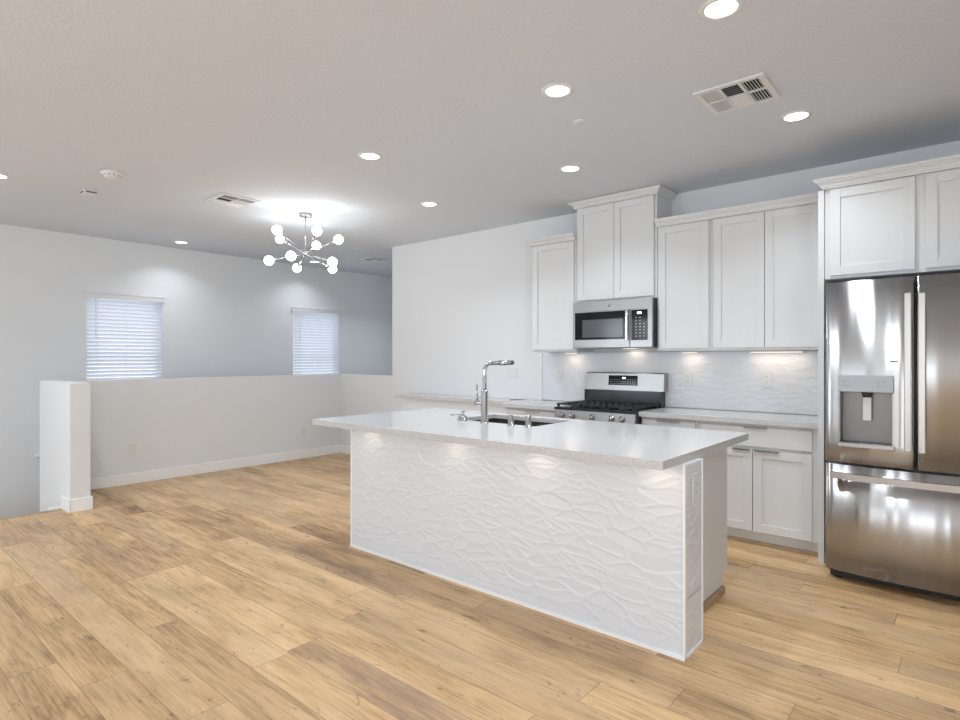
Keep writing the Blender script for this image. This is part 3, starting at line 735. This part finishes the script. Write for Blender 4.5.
# ------------------------------------------------------------------ ceiling fittings
def downlight(x, y, label, dim=1.):
    g = thing('recessed_light', label, 'light', (x, y, H), 'round recessed ceiling lights')
    MB().lathe([(.062, -.001), (.066, -.006), (.080, -.006), (.088, -.001), (.088, 0), (.062, 0)], (x, y, H), n=32).build('trim_ring', 'plastic', g)
    MB().lathe([(0, -.003), (.063, -.003), (.063, 0), (0, 0)], (x, y, H), n=32).build('lens', 'lens', g)
    d = bpy.data.lights.new('beam', 'AREA'); d.shape = 'DISK'; d.size = .12; d.energy = DOWNLIGHT_W*dim; d.color = DOWNLIGHT_C; d.spread = math.radians(125)
    o = bpy.data.objects.new('beam', d); COL.objects.link(o); o.parent = g; o.location = (0, 0, -.012)
for x, y, l in [(-.796, 2.456, 'round recessed light nearest the camera at the top edge of the view'),
    (-1.711, 2.640, 'lit recessed light above the middle of the island, left of the big ceiling vent'),
    (-.812, 3.842, 'lit recessed light right of the big ceiling vent, near the refrigerator'),
    (-3.281, 2.624, 'lit recessed light above the left part of the island, between chandelier and big vent'),
    (-2.340, 3.789, 'lit recessed light close in front of the tall cabinet over the microwave'),
    (-3.880, 3.803, 'lit recessed light closest to the bare kitchen wall'),
    (-5.870, .985, 'lit recessed light cut by the left edge of the view'),
    (-7.50, 3.048, 'lit recessed light beside the stairwell wall, left of the chandelier'),
    (-7.50, 4.96, 'lit recessed light seen just behind the chandelier bulbs'),
    (-6.65, 6.20, 'added unseen recessed light in the stair corner hidden behind the end of the kitchen wall'),  # unseen lamp added to brighten the far end of the stairwell wall
    (-5.80, -1.10, 'added unseen recessed light behind the camera over the stair side'),  # unseen lamp added as fill for the half wall and its post
    ]:
    downlight(x, y, l, .45 if x < -7 else .7 if (x, y) == (-.812, 3.842) else 1.)
def vent(x0, x1, y0, y1, label, rot=False):
    g = thing('ceiling_vent', label, 'vent', ((x0+x1)/2, (y0+y1)/2, H))
    fr_ = .030; md = .014; z = H
    cx = [x0+fr_, x0+fr_+(x1-x0-2*fr_-2*md)/3, 0, 0, 0, x1-fr_]
    w = (x1-x0-2*fr_-2*md)/3; h = (y1-y0-2*fr_-md)/2
    m = MB()
    m.ring_slab((x0, x1, y0, y1), (x0+fr_, x1-fr_, y0+fr_, y1-fr_), z-.012, z-.001)
    for k in (1, 2):
        xx = x0+fr_+k*w+(k-1)*md; m.box(xx, xx+md, y0+fr_, y1-fr_, z-.011, z-.002)
    yy = y0+fr_+h; m.box(x0+fr_, x1-fr_, yy, yy+md, z-.011, z-.002)
    m.build('frame', 'plastic', g, .001)
    MB().box(x0+fr_-.004, x1-fr_+.004, y0+fr_-.004, y1-fr_+.004, z-.0015, z-.0005).build('duct_opening', 'black', g)
    m = MB()
    for i in range(3):
        for j in range(2):
            ax = x0+fr_+i*(w+md); ay = y0+fr_+j*(h+md)
            if i != 1:
                n = 6; s_ = -1 if i == 0 else 1
                for k in range(n):
                    xx = ax+w*(k+.5)/n
                    dxx = .0045*s_
                    m.prism([(xx-dxx-.0008, z-.002), (xx-dxx+.0008, z-.002), (xx+dxx+.0008, z-.011), (xx+dxx-.0008, z-.011)], 'y', ay, ay+h)
            else:
                n = 6; s_ = -1 if j == 0 else 1
                for k in range(n):
                    yy = ay+h*(k+.5)/n; dd = .007*s_
                    m.prism([(yy-dd-.0008, z-.002), (yy-dd+.0008, z-.002), (yy+dd+.0008, z-.011), (yy+dd-.0008, z-.011)], 'x', ax, ax+w)
    m.build('louvers', 'plastic', g)
    return g
vent(-1.168, -.812, 3.140, 3.496, 'large square ceiling vent above the kitchen between two recessed lights')
vent(-5.347, -4.970, 2.370, 2.720, 'square ceiling vent left of the chandelier')
vent(-6.90, -6.52, 5.25, 5.55, 'small-looking ceiling vent behind the chandelier near the stair corner')
def sprinkler(x, y, label, r=.04):
    tag(MB().lathe([(0, -.008), (r-.004, -.008), (r, -.005), (r, 0), (0, 0)], (x, y, H)).build('sprinkler_cover', 'plastic'), label, 'sprinkler', 'round sprinkler covers on the ceiling')
sprinkler(-6.101, 1.994, 'round sprinkler cover right of the two detectors')
sprinkler(-1.835, 3.075, 'round sprinkler cover above the island between two recessed lights')
sprinkler(-6.167, 4.726, 'round sprinkler cover behind the chandelier, before the far vent')
g = thing('smoke_detector', 'round white smoke detector with a domed slotted body on the ceiling', 'detector', (-5.10, 1.552, H))
MB().lathe([(0, -.048), (.030, -.048), (.046, -.040), (.058, -.024), (.074, -.018), (.078, -.010), (.078, 0), (0, 0)], (-5.10, 1.552, H)).build('body', 'plastic', g)
m_ = MB()
for k in range(10):
    a = k*2*PI/10; cx, cy = -5.10+.055*math.cos(a), 1.552+.055*math.sin(a)
    m_.cyl((cx, cy, H-.028), (cx+.001, cy, H-.018), .006, n=8)
m_.build('slots', 'slot', g)
g = thing('ceiling_sensor', 'small white box sensor with a dark slot on the ceiling beside the smoke detector', 'sensor', (-5.81, 1.597, H))
MB().box(-5.865, -5.755, 1.545, 1.650, H-.032, H).build('body', 'plastic', g, .006)
MB().box(-5.757, -5.752, 1.56, 1.64, H-.026, H-.014).box(-5.85, -5.77, 1.5425, 1.5465, H-.026, H-.014).build('slot', 'slot', g)

# ------------------------------------------------------------------ chandelier
cxy = Vector((-5.091, 3.26, 0)); yaw = .7083
Rv = Vector((math.cos(yaw), math.sin(yaw), 0)); Fv = Vector((-math.sin(yaw), math.cos(yaw), 0))
hub = Vector((cxy.x, cxy.y, 2.39))
ch = thing('chandelier', 'silver starburst chandelier with ten lit round bulbs', 'chandelier', (cxy.x, cxy.y, H))
MB().lathe([(0, -.024), (.058, -.024), (.062, -.020), (.062, 0), (0, 0)], (cxy.x, cxy.y, H)).build('canopy', 'nickel', ch)
MB().cyl((hub.x, hub.y, H-.02), (hub.x, hub.y, 2.39), .0055, n=12).build('stem', 'nickel', ch)
MB().sphere(hub, .032).build('hub', 'nickel', ch)
for off in [(.075, -.354, .170), (-.347, -.076, .185), (.351, -.101, .163), (-.235, .283, .157), (.355, .140, .119),
            (-.018, -.384, -.112), (.240, -.307, -.089), (-.367, .133, -.087), (.380, .053, -.114), (-.084, .379, -.097)]:
    v = Vector(off); n = v.normalized(); c = hub+v
    a = MB().cyl(hub, hub+n*(v.length-.045), .0045, n=10).build('arm', 'nickel', ch)
    MB().cyl(hub+n*(v.length-.090), hub+n*(v.length-.038), .013, n=14).build('socket', 'nickel', a)
    bl = MB().sphere(c, .044, 16).build('bulb', 'bulb', a)

# ------------------------------------------------------------------ handrail on the stairwell wall
hr = thing('handrail', 'white handrail end on the stairwell wall just left of the half wall post', 'handrail', (XW+.06, 1.70, .25))
MB().tube([(XW+.075, 1.66, .275), (XW+.075, 1.72, .265), (XW+.075, 4.4, -1.60)], .024).build('rail', 'trim', hr)
MB().cyl((XW, 1.70, .235), (XW+.07, 1.70, .25), .010).build('bracket', 'nickel', hr)
MB().cyl((XW, 4.2, -1.50), (XW+.07, 4.2, -1.48), .010).build('bracket', 'nickel', hr)
